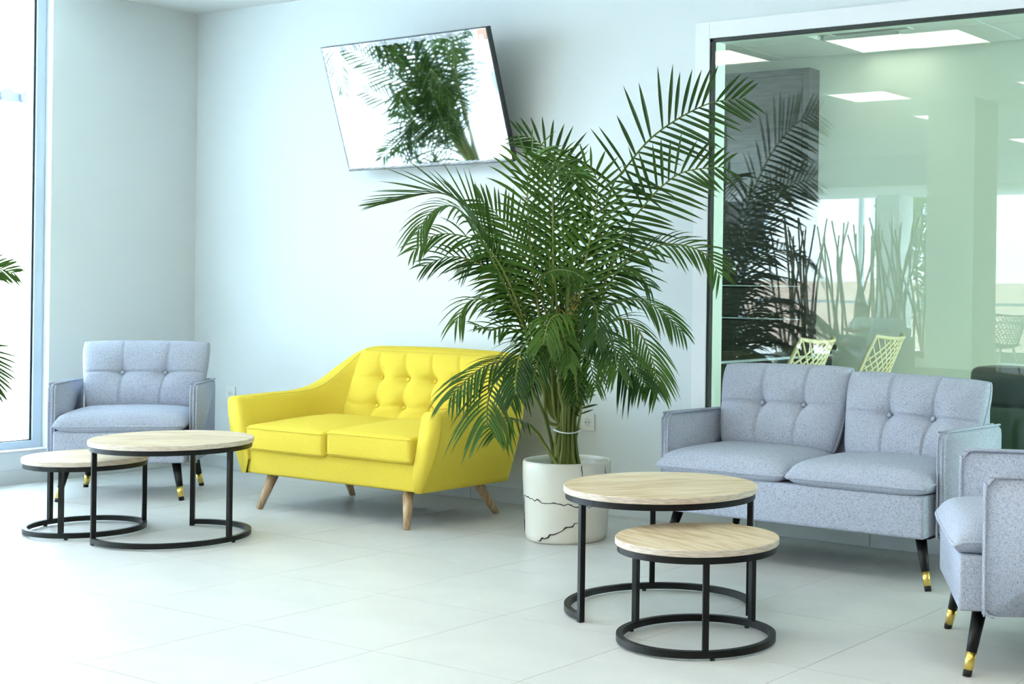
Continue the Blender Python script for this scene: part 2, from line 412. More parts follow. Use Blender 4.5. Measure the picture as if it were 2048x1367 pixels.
# tall dark cabinet on the rear wall
cb = thing('tall_cabinet', 'tall dark wooden cabinet against the rear wall behind the glass', 'cabinet', (-5.52, Y2-.001, 0))
CX0, CX1 = -.62, .40
bm = B()
box(bm, (CX0, -.04, .0), (CX1, 0, 2.70)); box(bm, (CX0, -.17, 0), (CX0+.04, -.04, 2.70)); box(bm, (CX1-.05, -.15, 0), (CX1, -.04, 2.70))
box(bm, (CX0+.04, -.15, 2.66), (CX1-.05, -.04, 2.70)); obj('body', bm, 'dark_wood', cb)
for z0, z1 in ((.02, .905), (.935, 1.14), (1.17, 2.655)):
    bm = B(); box(bm, (CX0+.043, -.15, z0), (CX1-.053, -.13, z1), .002, 1); obj('panel', bm, 'dark_wood', cb)
for z in (.92, 1.155):
    bm = B(); box(bm, (CX0+.043, -.158, z-.005), (CX1-.053, -.13, z+.005)); obj('metal_strip', bm, 'alu', cb, ).update_tag()
ct = thing('bar_counter', 'long black bar counter running from the rear wall toward the glass', 'counter', (-4.86, Y2-.20, 0))
bm = B(); box(bm, (-.66, -2.55, .72), (.02, -.001, .755), .004); obj('worktop', bm, 'counter', ct)
bm = B(); box(bm, (-.62, -2.5, .08), (-.02, -.001, .72)); obj('body', bm, 'counter', ct)
bm = B(); box(bm, (-.03, -2.5, .675), (-.012, -.001, .690)); obj('metal_strip', bm, 'alu', ct)
bm = B(); box(bm, (-.58, -2.45, 0), (-.06, -.001, .08)); obj('plinth', bm, 'black', ct)
for k in range(3):
    bm = B(); box(bm, (-.022, -2.49+k*.83, .09), (-.006, -1.67+k*.83-.01, .66), .002, 1); obj('front_panel', bm, 'counter', ct)

def lattice_chair(name, label, loc, rz, m='cream', group=None):
    t = thing(name, label, 'chair', loc, rz, group)
    # shell faces -y; back is at +y
    def S(u, v):
        if v < .5:          # seat
            q = v/.5; y = -.20+.40*q; z = .455-.03*math.sin(PI*q)+.035*u*u*q; w = .20+.03*q; x = u*w
        else:
            q = (v-.5)/.5; w = .235-.0*q+.02*math.sin(PI*q*.8)
            y = .20+.13*q**1.2 - .10*u*u*(1-.25*q); z = .455+.365*q+.035*u*u*(1-q)+ .02*(abs(u)**3)*q - .05*max(0, abs(u)-.6)*q*0; x = u*w
        return Vector((x, y, z))
    bm = B()
    per = [S(-1+2*k/12, 1) for k in range(12)]+[S(1, 1-.5*k/10) for k in range(10)]+[S(1-2*k/12, .5) for k in range(12)]+[S(-1, .5+.5*k/10) for k in range(10)]
    tube(bm, per, .013, 8, True); obj('back_rim', bm, m, t, smooth=True)
    bm = B(); n = 5
    for fam in (1, -1):
        for k in range(-n, n+1):
            pts = []
            for i in range(25):
                v = i/24; u = fam*(k/n*1.0+ (v-.5)*1.15)
                if abs(u) <= .99: pts.append(S(u, .5+.5*v))
            if len(pts) > 2: tube(bm, pts, .0068, 6)
    obj('back_lattice', bm, m, t, smooth=True)
    bm = B(); G = []; G2 = []
    for i in range(13):
        G.append([bm.verts.new(S(-1+i/6, .5*j/10)) for j in range(11)]); G2.append([bm.verts.new(S(-1+i/6, .5*j/10)-Vector((0,0,.014))) for j in range(11)])
    grid_faces(bm, G); grid_faces(bm, [r[::-1] for r in G2])
    pr_ = [(i, 0) for i in range(12)]+[(12, j) for j in range(10)]+[(i, 10) for i in range(12, 0, -1)]+[(0, j) for j in range(10, 0, -1)]
    for a, b in zip(pr_, pr_[1:]+pr_[:1]): bm.faces.new((G[a[0]][a[1]], G2[a[0]][a[1]], G2[b[0]][b[1]], G[b[0]][b[1]]))
    obj('seat', bm, m, t, smooth=True)
    for sx in (-1, 1):
        for sy in (-1, 1):
            bm = B(); cone(bm, (sx*.225, sy*.22+.0, 0), (sx*.14, sy*.12, .44), .012, .018, 12); obj('leg', bm, 'leg_wood', t, smooth=True)
    return t
lattice_chair('lattice_chair', 'cream lattice back chair at the black counter, nearer the glass', (-4.62, 7.62, 0), -PI/2+.12)
lattice_chair('lattice_chair', 'cream lattice back chair past the end of the black counter, nearer the rear wall', (-4.60, 8.55, 0), -PI/2+.12)

# dark armchair with its back to the glass
da = thing('dark_armchair', 'black leather armchair standing close behind the glass', 'chair', (-2.18, 6.42, 0))
bm = B(); box(bm, (-.5, -.34, .62), (.5, -.10, .80), .05, 4); obj('backrest', bm, 'leather', da, smooth=True)
bm = B(); box(bm, (-.47, -.36, .12), (.47, -.14, .62), .02, 3); obj('back_panel', bm, 'bottle', da, smooth=True)
bm = B(); box(bm, (-.36, -.12, .3), (.36, .36, .46), .04, 3); obj('seat', bm, 'leather', da, smooth=True)
for s in (-1, 1):
    bm = B(); box(bm, (s*.43-.06, -.1, .12), (s*.43+.06, .38, .60), .03, 3); obj('arm', bm, 'leather', da, smooth=True)
bm = B(); box(bm, (-.36, -.12, .12), (.36, .34, .29), .01, 1); obj('base', bm, 'bottle', da)
for sx in (-1, 1):
    for sy in (-.25, .28):
        bm = B(); cone(bm, (sx*.4, sy, 0), (sx*.4, sy, .12), .018, .022, 12); obj('leg', bm, 'black', da)

# ------------------------------------------------------------------ grey sofas and armchairs
def grey_seat(name, label, cat, loc, rz, W, n, group=None, bx=None, tilt=(), inset=.028, base_in=.010, shift=.022):
    """front faces -y, origin on the floor under the middle"""
    t = thing(name, label, cat, loc, rz, group)
    D0, D1 = -.315, .325; DA = D0+.075; AT = .03; Z0, Z1 = .20, .602; h = W/2
    for s in (-1, 1):                        # arms
        xa = s*h; xb = s*(h-AT); lo = min(xa, xb); hi = max(xa, xb)
        r = .05; zb = Z0-.010; cs = [k*PI/8 for k in range(5)]
        prof = [(DA+r*.6-r*.6*math.sin(q), zb+r*.6-r*.6*math.cos(q)) for q in cs] + [(DA+r-r*math.cos(q), Z1-r+r*math.sin(q)) for q in cs] + [(D1-.03, Z1-.008), (D1-.008, Z1-.022), (D1, Z1-.05), (D1, zb)]
        bm = B(); A = [bm.verts.new((lo, y, z)) for y, z in prof]; E_ = [bm.verts.new((hi, y, z)) for y, z in prof]
        bm.faces.new(A); bm.faces.new(E_[::-1])
        for k in range(len(prof)): bm.faces.new((A[k], A[k-1], E_[k-1], E_[k]))
        bmesh.ops.recalc_face_normals(bm, faces=bm.faces)
        bmesh.ops.bevel(bm, geom=list(bm.edges), offset=.009, segments=2, affect='EDGES')
        arm = obj('arm', bm, 'grey', t, smooth=True)
        for x in (lo, hi):
            bm = B(); tube(bm, catmull([(x, y, z) for y, z in prof[:-3]], 3), .0048, 6); obj('piping', bm, 'grey', arm, smooth=True)
    bm = B(); box(bm, (-h+AT+base_in, D0+.004, Z0-.004), (h-AT-base_in, D1-.02, .362), .014, 3); base = obj('base', bm, 'grey', t, smooth=True)
    bm = B(); box(bm, (-h+.05, D0+.05, Z0-.007), (h-.05, D1-.05, Z0-.003)); obj('underside', bm, 'lining', t)
    bm = B(); box(bm, (-h+AT+.03, .20, .362), (h-AT-.015, .318, .70), .03, 4); bk = obj('back_panel', bm, 'grey', t, smooth=True)
    iw = (W-2*AT)/n
    for k in range(n):
        x0 = -h+AT+iw*(k+.5)
        def mp(p, x0=x0):
            yy = p.y
            z = .402+p.z*1.0 + .016*(1-(p.x/(iw/2))**2)*(1-(p.y/.3)**2)
            return Vector((x0+p.x, -.045+yy, z - (.022 if yy < -.22 else 0)*((-yy-.22)/.08)**2*1.0))
        bm, bd = cushion(iw-.004 if n > 1 else iw-.016, .57, .112, 36, 32, rim=.16, pw=7, mapf=mp, round_=.04)
        sc_ = obj('seat_cushion', bm, 'grey', t, smooth=True)
        bm = B(); tube(bm, bd, .006, 6, True); obj('piping', bm, 'grey', sc_, smooth=True)
        # back cushion
        tl = tilt[k] if k < len(tilt) else 0
        hw = iw+.022 if n > 1 else iw-.005; hh = .385
        b0 = bx[k] if bx else (-iw*.19, iw*.19)
        def mb(p, x0=x0, tl=tl, k=k):
            # taper: wider at the top; lean back
            sx = 1+.07*(p.y/(hh/2)) - .05
            q = Vector((p.x*sx, p.y, p.z)); c_, s_ = math.cos(tl), math.sin(tl); q = Vector((q.x*c_-q.y*s_, q.x*s_+q.y*c_, q.z))
            a = math.radians(15); up = q.y+hh/2
            return Vector((x0+shift+q.x, .115+up*math.sin(a)-q.z*math.cos(a), .432-.02*k+up*math.cos(a)+q.z*math.sin(a)))
        B0, B1 = b0
        bm, bd = cushion(hw, hh, .165, 120, 78, buttons=((B0, .01), (B1, .01)),
            seamx=(lambda y, b=B0: b+.010*math.sin(y*9), lambda y, b=B1: b+.010*math.sin(y*9)), seamy=(lambda x: .01-.012*math.cos(x*12)*0,), rim=.22, pw=4, tuft=.034, mapf=mb, round_=.09, seam_d=.011, seam_s=.0065)
        bc = obj('back_cushion', bm, 'grey', t, smooth=True)
        bm = B(); tube(bm, bd, .006, 6, True); obj('piping', bm, 'grey', bc, smooth=True)
        for b_ in (B0, B1):
            bm = B(); c0 = mb(Vector((b_, .01, .165/2-.042))); d = (mb(Vector((b_, .01, 1)))-mb(Vector((b_, .01, 0)))).normalized()
            cone(bm, c0, c0+d*.006, .011, .008, 14); obj('button', bm, 'grey', bc)
    for sx in (-1, 1):                       # legs
        for sy, yt in ((-1, -.235), (1, .245)):
            foot = Vector((sx*(h-AT-inset), -.282 if sy < 0 else .275, 0)); top = Vector((sx*(h-AT-.065), yt-.007, Z0-.008))
            P = lambda q: foot.lerp(top, q)
            bm = B(); cone(bm, P(.09), P(1), .0135, .0225, 20); lg = obj('leg', bm, 'black', t, smooth=True)
            bm = B(); cone(bm, P(.095), P(.36), .0142, .0168, 20); obj('gold_sleeve', bm, 'gold', lg, smooth=True)
            bm = B(); cone(bm, P(0), P(.095), .0130, .0140, 20); obj('foot_cap', bm, 'rubber', lg, smooth=True)
    return t
A1 = math.atan2(.685, .729)
grey_seat('grey_armchair', 'grey tufted armchair in the corner beside the tall window', 'armchair', (-6.908, 4.745, 0), A1, .72, 1, bx=[(-.115, .115)])
grey_seat('grey_loveseat', 'grey two-seat sofa with tufted back cushions below the glass partition', 'sofa', (-2.977, 5.281, 0), 0, 1.33, 2,
          bx=[(-.09, .13), (-.10, .11)], tilt=(.012, -.025), inset=.012, base_in=.022, shift=.018)
_f = Vector((-.866, -.5)); _c = Vector((-1.883, 4.218))-_f*.282+Vector((.5, -.866))*(-.033)*.5
grey_seat('grey_armchair', 'grey armchair cut by the picture edge, in front of the grey sofa', 'armchair', (_c.x, _c.y, 0), math.atan2(-_f.x, _f.y)+PI, .72, 1, bx=[(-.115, .115)])

# ------------------------------------------------------------------ yellow sofa
ys = thing('yellow_loveseat', 'mustard yellow button-back loveseat with splayed oak legs', 'sofa', (-5.437, 4.775, 0))
def spl(P, n): return catmull(P, n)
half_top = [(-.742, 0, .552), (-.745, .2, .558), (-.742, .40, .566), (-.722, .53, .60), (-.672, .645, .685), (-.605, .735, .760), (-.50, .785, .790), (-.30, .80, .797), (0, .803, .80)]
half_bot = [(-.622, 0), (-.625, .2), (-.628, .40), (-.630, .50), (-.630, .565), (-.618, .60), (-.56, .612), (-.30, .612), (0, .613)]
half_in = [(-.632, 0), (-.628, .2), (-.618, .40), (-.588, .50), (-.535, .59), (-.48, .645), (-.42, .67), (-.28, .675), (0, .678)]
half_ib = [(-.572, 0), (-.568, .2), (-.560, .40), (-.545, .46), (-.52, .50), (-.48, .53), (-.42, .54), (-.28, .545), (0, .545)]
def mirror(h): return [Vector((p[0], p[1], p[2] if len(p) > 2 else 0)) for p in h] + [Vector((-p[0], p[1], p[2] if len(p) > 2 else 0)) for p in h[-2::-1]]
Tp, Bt, In, Ib = (spl(mirror(h), 6) for h in (half_top, half_bot, half_in, half_ib))
bm = B(); G = []
for a, b, i_, k in zip(Tp, Bt, In, Ib):
    zt = a.z; r = []
    b3 = Vector((b.x, b.y, .178)); i3 = Vector((i_.x, i_.y, zt)); k3 = Vector((k.x, k.y, .25))
    out_dir = Vector((a.x-i_.x, a.y-i_.y, 0)); wdt = out_dir.length; od = out_dir.normalized()
    P = [b3+(a-b3)*0, None]
    ring = [b3 - od*.03, b3]
    for q, blg in ((.06, .004), (.3, .020), (.55, .026), (.8, .016), (.94, .004)):
        ring.append(b3.lerp(a, q)+od*blg)
    ring += [a+Vector((0,0,-.008))-od*.006, a-od*.022+Vector((0,0,.004)), a.lerp(i3, .5)+Vector((0,0,.009)), i3+od*.02+Vector((0,0,.003)), i3+od*.004+Vector((0,0,-.010))]
    for q in (.1, .3, .6, 1): ring.append(i3.lerp(k3, q))
    G.append([bm.verts.new(p) for p in ring])
grid_faces(bm, G)
bm.faces.new(G[0]); bm.faces.new(G[-1][::-1])
bmesh.ops.recalc_face_normals(bm, faces=bm.faces)
shell = obj('shell', bm, 'yellow', ys, smooth=True)
for Gk in (0, len(Tp)-1):                                  # welt seam round each arm front
    a, b, i_, k = Tp[Gk], Bt[Gk], In[Gk], Ib[Gk]
b_ = B(); pts = [Vector((i_.x, i_.y, a.z+.004)) for a, i_ in zip(Tp, In)]; tube(b_, pts[2:-2], .0022, 6); obj('seam', b_, 'yellow', shell, smooth=True)
for s in (-1, 1):
    pts = []
    sg = 0 if s < 0 else -1
    a, b, i_, k = Tp[sg], Bt[sg], In[sg], Ib[sg]
    pr_ = [Vector((b.x, b.y, .18)).lerp(a, q)+Vector((s*bl, .012, 0)) for q, bl in ((0, .002), (.3, .021), (.55, .027), (.8, .017), (.97, .002))]
    b_ = B(); tube(b_, catmull(pr_, 5), .0025, 6); obj('seam', b_, 'yellow', shell, smooth=True)
bm = B(); box(bm, (-.60, .012, .178), (.60, .56, .315), .014, 3); obj('base', bm, 'yellow', ys, smooth=True)
bm = B(); box(bm, (-.58, .05, .172), (.58, .56, .180)); obj('underside', bm, 'lining', ys)
for s in (-1, 1):
    w, dp, hh = .568, .56, .125
    def mp(p, s=s):
        u = p.x/(w/2); v = p.y/(dp/2)
        return Vector((s*.288+p.x+ (s*.006), .262+p.y, .376+p.z+(.030*(1-u*u)*(1-v*v) if p.z > 0 else 0)+.012*v+ (.006*s)))
    bm = B(); nx, ny = 22, 22
    cb_ = B(); box(cb_, (-w/2, -dp/2, -hh/2), (w/2, dp/2, hh/2), .026, 4)
    bmesh.ops.subdivide_edges(cb_, edges=[e for e in cb_.edges if e.calc_length() > .06], cuts=12, use_grid_fill=True)
    for v in cb_.verts: v.co = mp(v.co)
    cu = obj('seat_cushion', cb_, 'yellow', ys, smooth=True); bm.free()
    for zz, nm in ((hh/2-.012, 'seam'), (-hh/2+.016, 'seam')):
        b2 = B(); q = w/2-.006; pts = []
        for k in range(33): pts.append(mp(Vector((-q+2*q*k/32, -dp/2-.0006, zz-.0001))))
        tube(b2, pts, .0022, 6); obj(nm, b2, 'yellow', cu, smooth=True)
bw, bh, bt = 1.0, .385, .11
BX = [-.295, -.10, .095, .29]
def mb(p):
    a = math.radians(17); up = p.y+bh/2; sx = 1-.03*(p.y/(bh/2))
    return Vector((p.x*sx, .572+up*math.sin(a)-p.z*math.cos(a), .408+up*math.cos(a)+p.z*math.sin(a)))
_bt = [(x, y) for x in BX for y in (.045, -.105)]
bm, bd = cushion(bw, bh, bt, 130, 56, buttons=[(x+(y-.045)*-.12, y) for x, y in _bt], seamx=[(lambda y, x=x: x-(y-.045)*.12+.010*math.cos(y*20)) for x in BX],
    seamy=[lambda x: .045-.008*math.cos(x*32), lambda x: -.105-.008*math.cos(x*32)], rim=.5, pw=12, tuft=.030, mapf=mb, round_=.03, seam_d=.007, seam_s=.010)
bc = obj('tufted_back', bm, 'yellow', ys, smooth=True)
for x, y in [(x+(y-.045)*-.12, y) for x, y in _bt]:
    bm = B(); c0 = mb(Vector((x, y, bt/2-.040))); d = (mb(Vector((x, y, 1)))-mb(Vector((x, y, 0)))).normalized(); cone(bm, c0, c0+d*.006, .011, .008, 14); obj('button', bm, 'yellow', bc)
for sx in (-1, 1):
    for fy, ty in ((.025, .075), (.635, .53)):
        bm = B(); cone(bm, (sx*.517, fy, 0), (sx*.475, ty, .17), .0155, .027, 24); obj('leg', bm, 'leg_wood', ys, smooth=True)

# ------------------------------------------------------------------ nesting tables
def arc_bar(bm, r, a0, a1, w, z0, z1, n=72, closed=False):
    vs = []
    for k in range(n if closed else n+1):
        a = a0+(a1-a0)*k/n; c_, s_ = math.cos(a), math.sin(a)
        vs.append([bm.verts.new(((r+dr)*c_, (r+dr)*s_, z)) for dr, z in ((-w/2, z0), (w/2, z0), (w/2, z1), (-w/2, z1))])
    N = len(vs)
    for k in range(N if closed else N-1):
        A, D_ = vs[k], vs[(k+1) % N]
        for j in range(4): bm.faces.new((A[j], A[(j+1) % 4], D_[(j+1) % 4], D_[j]))
    if not closed: bm.faces.new(vs[0]); bm.faces.new(vs[-1][::-1])
    return bm
def nest_table(label, loc, r, zt, legs, arc, grain, group=None):
    t = thing('nesting_table', label, 'table', (*loc, 0))
    bm = B(); lathe(bm, [(0, zt-.021), (r-.002, zt-.021), (r, zt-.019), (r, zt-.002), (r-.002, zt), (0, zt)], 96)
    tp = obj('tabletop', bm, 'oak_edge', t)
    bm = B(); lathe(bm, [(0, zt-.0005), (r-.0022, zt-.0005), (r-.0026, zt+.0004), (0, zt+.0004)], 96); v_ = obj('veneer', bm, 'oak', tp); v_.rotation_euler = (0, 0, grain)
    ri = r-.016
    bm = B(); arc_bar(bm, ri, 0, 2*PI, .018, zt-.043, zt-.0215, 96, True); obj('rim', bm, 'black', t)
    rb = r-.017
    bm = B()
    if arc is None: arc_bar(bm, rb, 0, 2*PI, .020, .008, .030, 96, True)
    else: arc_bar(bm, rb, math.radians(arc[0]), math.radians(arc[1]), .020, .008, .030, 80)
    rg = obj('base_ring', bm, 'black', t)
    for k, a in enumerate(legs):
        a = math.radians(a); end = arc is not None and k in (0, 2)
        bm = B(); box(bm, (-.010, -.010, .0 if end else .030), (.010, .010, zt-.043), .0015, 1)
        rr = rb if not end else rb
        lg = obj('leg', bm, 'black', t); lg.location = (rr*math.cos(a), rr*math.sin(a), 0); lg.rotation_euler = (0, 0, a)
        if not end:
            bm = B(); cone(bm, (0,0,0), (0,0,.009), .008, .008, 12); p_ = obj('foot_pad', bm, 'rubber', t); p_.location = (rb*math.cos(a+.09), rb*math.sin(a+.09), 0)
    return t
nest_table('low round oak nesting table by the window, full ring base', (-6.06, 3.925), .266, .341, (-56, 64, 184), None, .9)
nest_table('tall round oak nesting table before the grey corner armchair, open ring base', (-5.60, 4.04), .344, .443, (-108, 10, 128), (-108, 128), .62)
nest_table('tall round oak nesting table beside the palm pot, open ring base', (-3.0, 4.15), .343, .445, (20, 131, 251), (20, 251), -1.05+PI/2+.35)
nest_table('low round oak nesting table nearest the viewer, full ring base', (-2.64, 3.857), .266, .340, (-49, 76, 179), None, -.35)

# ------------------------------------------------------------------ television
tv = thing('television', 'wide wall television tilted down on a bracket, with torn clear film', 'television', (-5.61, 5.489, 2.10))
tv.rotation_euler = (0, 0, 0)
TW, TH, TT, TQ = 1.216, .693, .306, -.010
Rt = Matrix.Rotation(TT, 4, 'X') @ Matrix.Rotation(TQ, 4, 'Y')
# local frame: x right, z up, y into the wall; top leans out of the wall
def tvp(o): o.matrix_local = Rt; return o
hx, hz = TW/2, TH/2
bm = B(); box(bm, (-hx, .002, -hz), (hx, .030, hz), .004, 2); tvp(obj('casing', bm, 'tv_body', tv))
bm = B(); box(bm, (-hx*.6, .030, -hz*.85), (hx*.6, .065, hz*.35), .01, 2); tvp(obj('back_housing', bm, 'tv_body', tv))
bm = B(); bz = .006
for lo, hi in (((-hx, -.004, -hz), (hx, .002, -hz+.014)), ((-hx, -.004, hz-bz), (hx, .002, hz)), ((-hx, -.004, -hz+.014), (-hx+bz, .002, hz-bz)), ((hx-bz, -.004, -hz+.014), (hx, .002, hz-bz))): box(bm, lo, hi)
tvp(obj('bezel', bm, 'tv_body', tv))
bm = B(); box(bm, (-hx+bz, -.0015, -hz+.014), (hx-bz, .0019, hz-bz)); tvp(obj('screen', bm, 'screen', tv))
rnd = random.Random(4)
def film(p0, p1, wdt, n, amp):
    bm = B(); p0 = Vector(p0); p1 = Vector(p1); d = (p1-p0); nn = Vector((-d.z, 0, d.x)).normalized(); G = []
    for i in range(n+1):
        q = p0.lerp(p1, i/n); w_ = wdt*(.55+.45*rnd.random())
        row = [q, q+nn*w_*.5+Vector((0, -amp*rnd.random(), 0)), q+nn*w_+Vector((0, -amp*.6*rnd.random(), 0))]
        G.append([bm.verts.new(r+Vector((0, -.0055, 0))) for r in row])
    grid_faces(bm, G); return bm
for a, b, w_ in (((-hx+.004, 0, hz-.006), (hx-.16, 0, hz-.006), -.03), ((-hx+.004, 0, -hz+.01), (-hx+.004, 0, hz-.01), -.03), ((hx-.008, 0, -hz+.17), (hx-.008, 0, hz-.06), .034), ((-hx+.01, 0, -hz+.004), (hx-.02, 0, -hz+.004), .022)):
    tvp(obj('clear_film', film(a, b, w_, 60, .010), 'film', tv))
bm = B(); box(bm, (hx-.07, -.0035, hz-.062), (hx-.008, -.0016, hz-.008), .0008, 1); st = tvp(obj('sticker', bm, 'sticker', tv)); st['label'] = 'orange corner sticker'
bm = B(); box(bm, (hx-.058, -.0045, hz-.062), (hx-.03, -.0034, hz-.035)); obj('print', bm, 'white_sticker', st)
bm = B(); box(bm, (.02, -.0035, hz-.115), (.075, -.0016, hz-.10)); tvp(obj('label', bm, 'white_sticker', tv))
bm = B(); box(bm, (-.06, .03, -.08), (.06, .072, .08), .004, 1); tvp(obj('mount_head', bm, 'black', tv))
bm = B(); box(bm, (-.12, YW-5.489-.02, -.13), (.12, YW-5.489, .13), .004, 1); obj('wall_plate', bm, 'black', tv)
bm = B(); tube(bm, [(0, .06, -.02), (.03, .12, -.03), (0, YW-5.489-.015, -.03)], .02, 10); obj('bracket_arm', bm, 'black', tv)

# ------------------------------------------------------------------ wall sockets
def socket(label, x, z):
    t = thing('wall_socket', label, 'socket', (x, YW, z)); s = .0425
    bm = B(); box(bm, (-s, -.010, -s), (s, 0, s), .003, 2); obj('cover_plate', bm, 'plastic', t)
    q = B(); tube(q, [(.021*math.cos(2*PI*k/32), -.0105, .021*math.sin(2*PI*k/32)) for k in range(32)], .0022, 8, True); obj('socket_ring', q, 'plastic', t, smooth=True)
    q = B(); cone(q, (0, -.0101, 0), (0, -.0113, 0), .0195, .0195, 32); obj('socket_well', q, 'jamb', t)
    for sx in (-.0095, .0095):
        q = B(); cone(q, (sx, -.0112, 0), (sx, -.0119, 0), .0030, .0030, 12); obj('hole', q, 'hole', t)
    for sz in (-.0175, .0175):
        q = B(); box(q, (-.003, -.0122, sz-.004), (.003, -.0112, sz+.004)); obj('earth_clip', q, 'alu', t)
    return t
socket('white wall socket low between the grey armchair and the yellow sofa', -7.348, .460)
socket('white wall socket low on the wall behind the palm', -4.580, .455)

# ------------------------------------------------------------------ palms
def leaflet(bm, p, T, S, N, L, w, side, ang, droop, rr):
    D = (T*math.cos(ang)+S*side*math.sin(ang)+N*.12).normalized()
    W = N.cross(D).normalized(); seg = 6; prev = None
    for k in range(seg+1):
        t = k/seg
        c = p+D*L*t-Vector((0,0,1))*droop*L*t*t
        ww = w*.5*(math.sin(PI*min(1, .12+t*.88))**.8 if k < seg else 0.0)
        if k == seg: row = [bm.verts.new(c)]
        else: row = [bm.verts.new(c-W*ww+N*ww*.45), bm.verts.new(c), bm.verts.new(c+W*ww+N*ww*.45)]
        if prev:
            if len(row) == 3:
                bm.faces.new((prev[0], prev[1], row[1], row[0])); bm.faces.new((prev[1], prev[2], row[2], row[1]))
            else:
                bm.faces.new((prev[0], prev[1], row[0])); bm.faces.new((prev[1], prev[2], row[0]))
        prev = row
KIND = dict(U=(-1, .25, 1.6, .08, 1), V=(-1, .25, .95, .10, 1), M=(-.6, .75, 1.1, .30, 1), D=(-.35, .9, .85, .55, 1), F=(-.5, .6, 1.0, .25, 1), L=(-.4, 1, .40, .05, 1))
def frond(parent, pts, L, kind, rnd, start=.42, dry=False, base=None, org=Vector((0,0,0)), step=None, view=None):
    P = [Vector(p)-org for p in pts]
    step = step or (.034 if L > .24 else .027)
    if base is not None: P = base+P
    path = catmull(P, 10)
    ln = [0]
    for a, b in zip(path, path[1:]): ln.append(ln[-1]+(b-a).length)
    tot = ln[-1]; bm = B()
    rr = [.0075*(1-q/tot)**.8+.0016 for q in ln]
    tube(bm, path, rr, 6)
    st = obj('stem', bm, 'stem', parent, smooth=True)
    nf, nz, a0, dr, _ = KIND[kind]
    vf = view or _F
    bm = B(); s = tot*start; i = 0; alt = 0
    while s < tot:
        while i < len(ln)-2 and ln[i+1] < s: i += 1
        f = (s-ln[i])/max(1e-6, ln[i+1]-ln[i]); p = path[i].lerp(path[i+1], f); T_ = (path[i+1]-path[i]).normalized()
        N0 = vf*nf+Vector((0,0,1))*nz; N_ = (N0-T_*N0.dot(T_))
        if N_.length < .05: N_ = T_.orthogonal()
        N_.normalize(); S_ = T_.cross(N_).normalized()
        q = (s-tot*start)/(tot*(1-start))
        prof = (.55+.45*math.sin(PI*min(1, q*1.5+.18))) if q < .5 else (1-.62*((q-.5)/.5)**1.6)
        for side in (-1, 1):
            l_ = L*prof*(.9+.2*rnd.random()); a = (a0*(1-(.62 if kind == 'U' else .45)*q)+.10*(rnd.random()-.5))
            if rnd.random() < .03: continue
            leaflet(bm, p+T_*step*.25*side, T_, S_, N_, l_, .0145*(.8+.35*rnd.random())*(.45+.55*L/.25), side, a, dr*(.7+.6*rnd.random()), rnd)
        s += step
    fr = obj('frond', bm, 'leaf_dry' if dry else 'leaf', parent, smooth=False)
    st.parent = fr
    return fr
PB = Vector((-4.19, 5.07, 0))
pp = thing('potted_palm', 'large areca palm in a white cracked-pattern pot beside the yellow sofa', 'plant', PB)
def pot(t, r0, r1, h, m='pot'):
    bm = B(); lathe(bm, [(0, .001), (r0-.008, .001), (r0, .010), (r0+.004, .03), (r1*.985+r0*.015, h*.8), (r1, h-.012), (r1-.003, h-.002), (r1-.010, h), (r1-.018, h-.004), (r1-.020, h-.02), (r1-.026, h*.75), (0, h*.75)], 96)
    return obj('pot', bm, m, t, smooth=True)
PR0, PR1, PH = .180, .199, .358
pt = pot(pp, PR0, PR1, PH)
bm = B(); lathe(bm, [(PR1-.023, PH-.085), (PR1-.05, PH-.075), (.08, PH-.06), (0, PH-.055)], 40); obj('soil', bm, 'soil', pp, smooth=True)
def pot_pt(a, z, off=.0012):
    r = PR0+.004+(PR1-PR0-.004)*min(1, z/(PH*.9)); return Vector(((r+off)*math.cos(a), (r+off)*math.sin(a), z))
rc = random.Random(11)
acam = math.atan2(-PB.y, -PB.x)             # side of the pot that faces the room
def crack(a0, z0, a1, z1, n, wid, jit=.006):
    pts = []
    for k in range(n+1):
        t = k/n; pts.append(pot_pt(acam+a0+(a1-a0)*t+rc.uniform(-jit, jit)*3*(0 < k < n), z0+(z1-z0)*t+rc.uniform(-jit, jit)*(0 < k < n), .0006))
    q = B(); tube(q, pts, [wid*(.5+.6*rc.random())*(1 if 0 < k < n else .3) for k in range(n+1)], 6); obj('crack', q, 'crack', pt, smooth=True)
crack(-1.35, .205, .62, .165, 26, .0030)
crack(-.75, .012, .28, .098, 14, .0034); crack(.33, PH-.004, .36, .245, 10, .0022, .004); crack(.62, .168, 1.05, .20, 8, .0026); crack(.42, .16, .40, .04, 12, .0022, .004)
crack(-1.32, .205, -1.45, .03, 10, .0022, .004); crack(1.0, .34, 1.1, .17, 10, .002, .004)
rnd = random.Random(7)
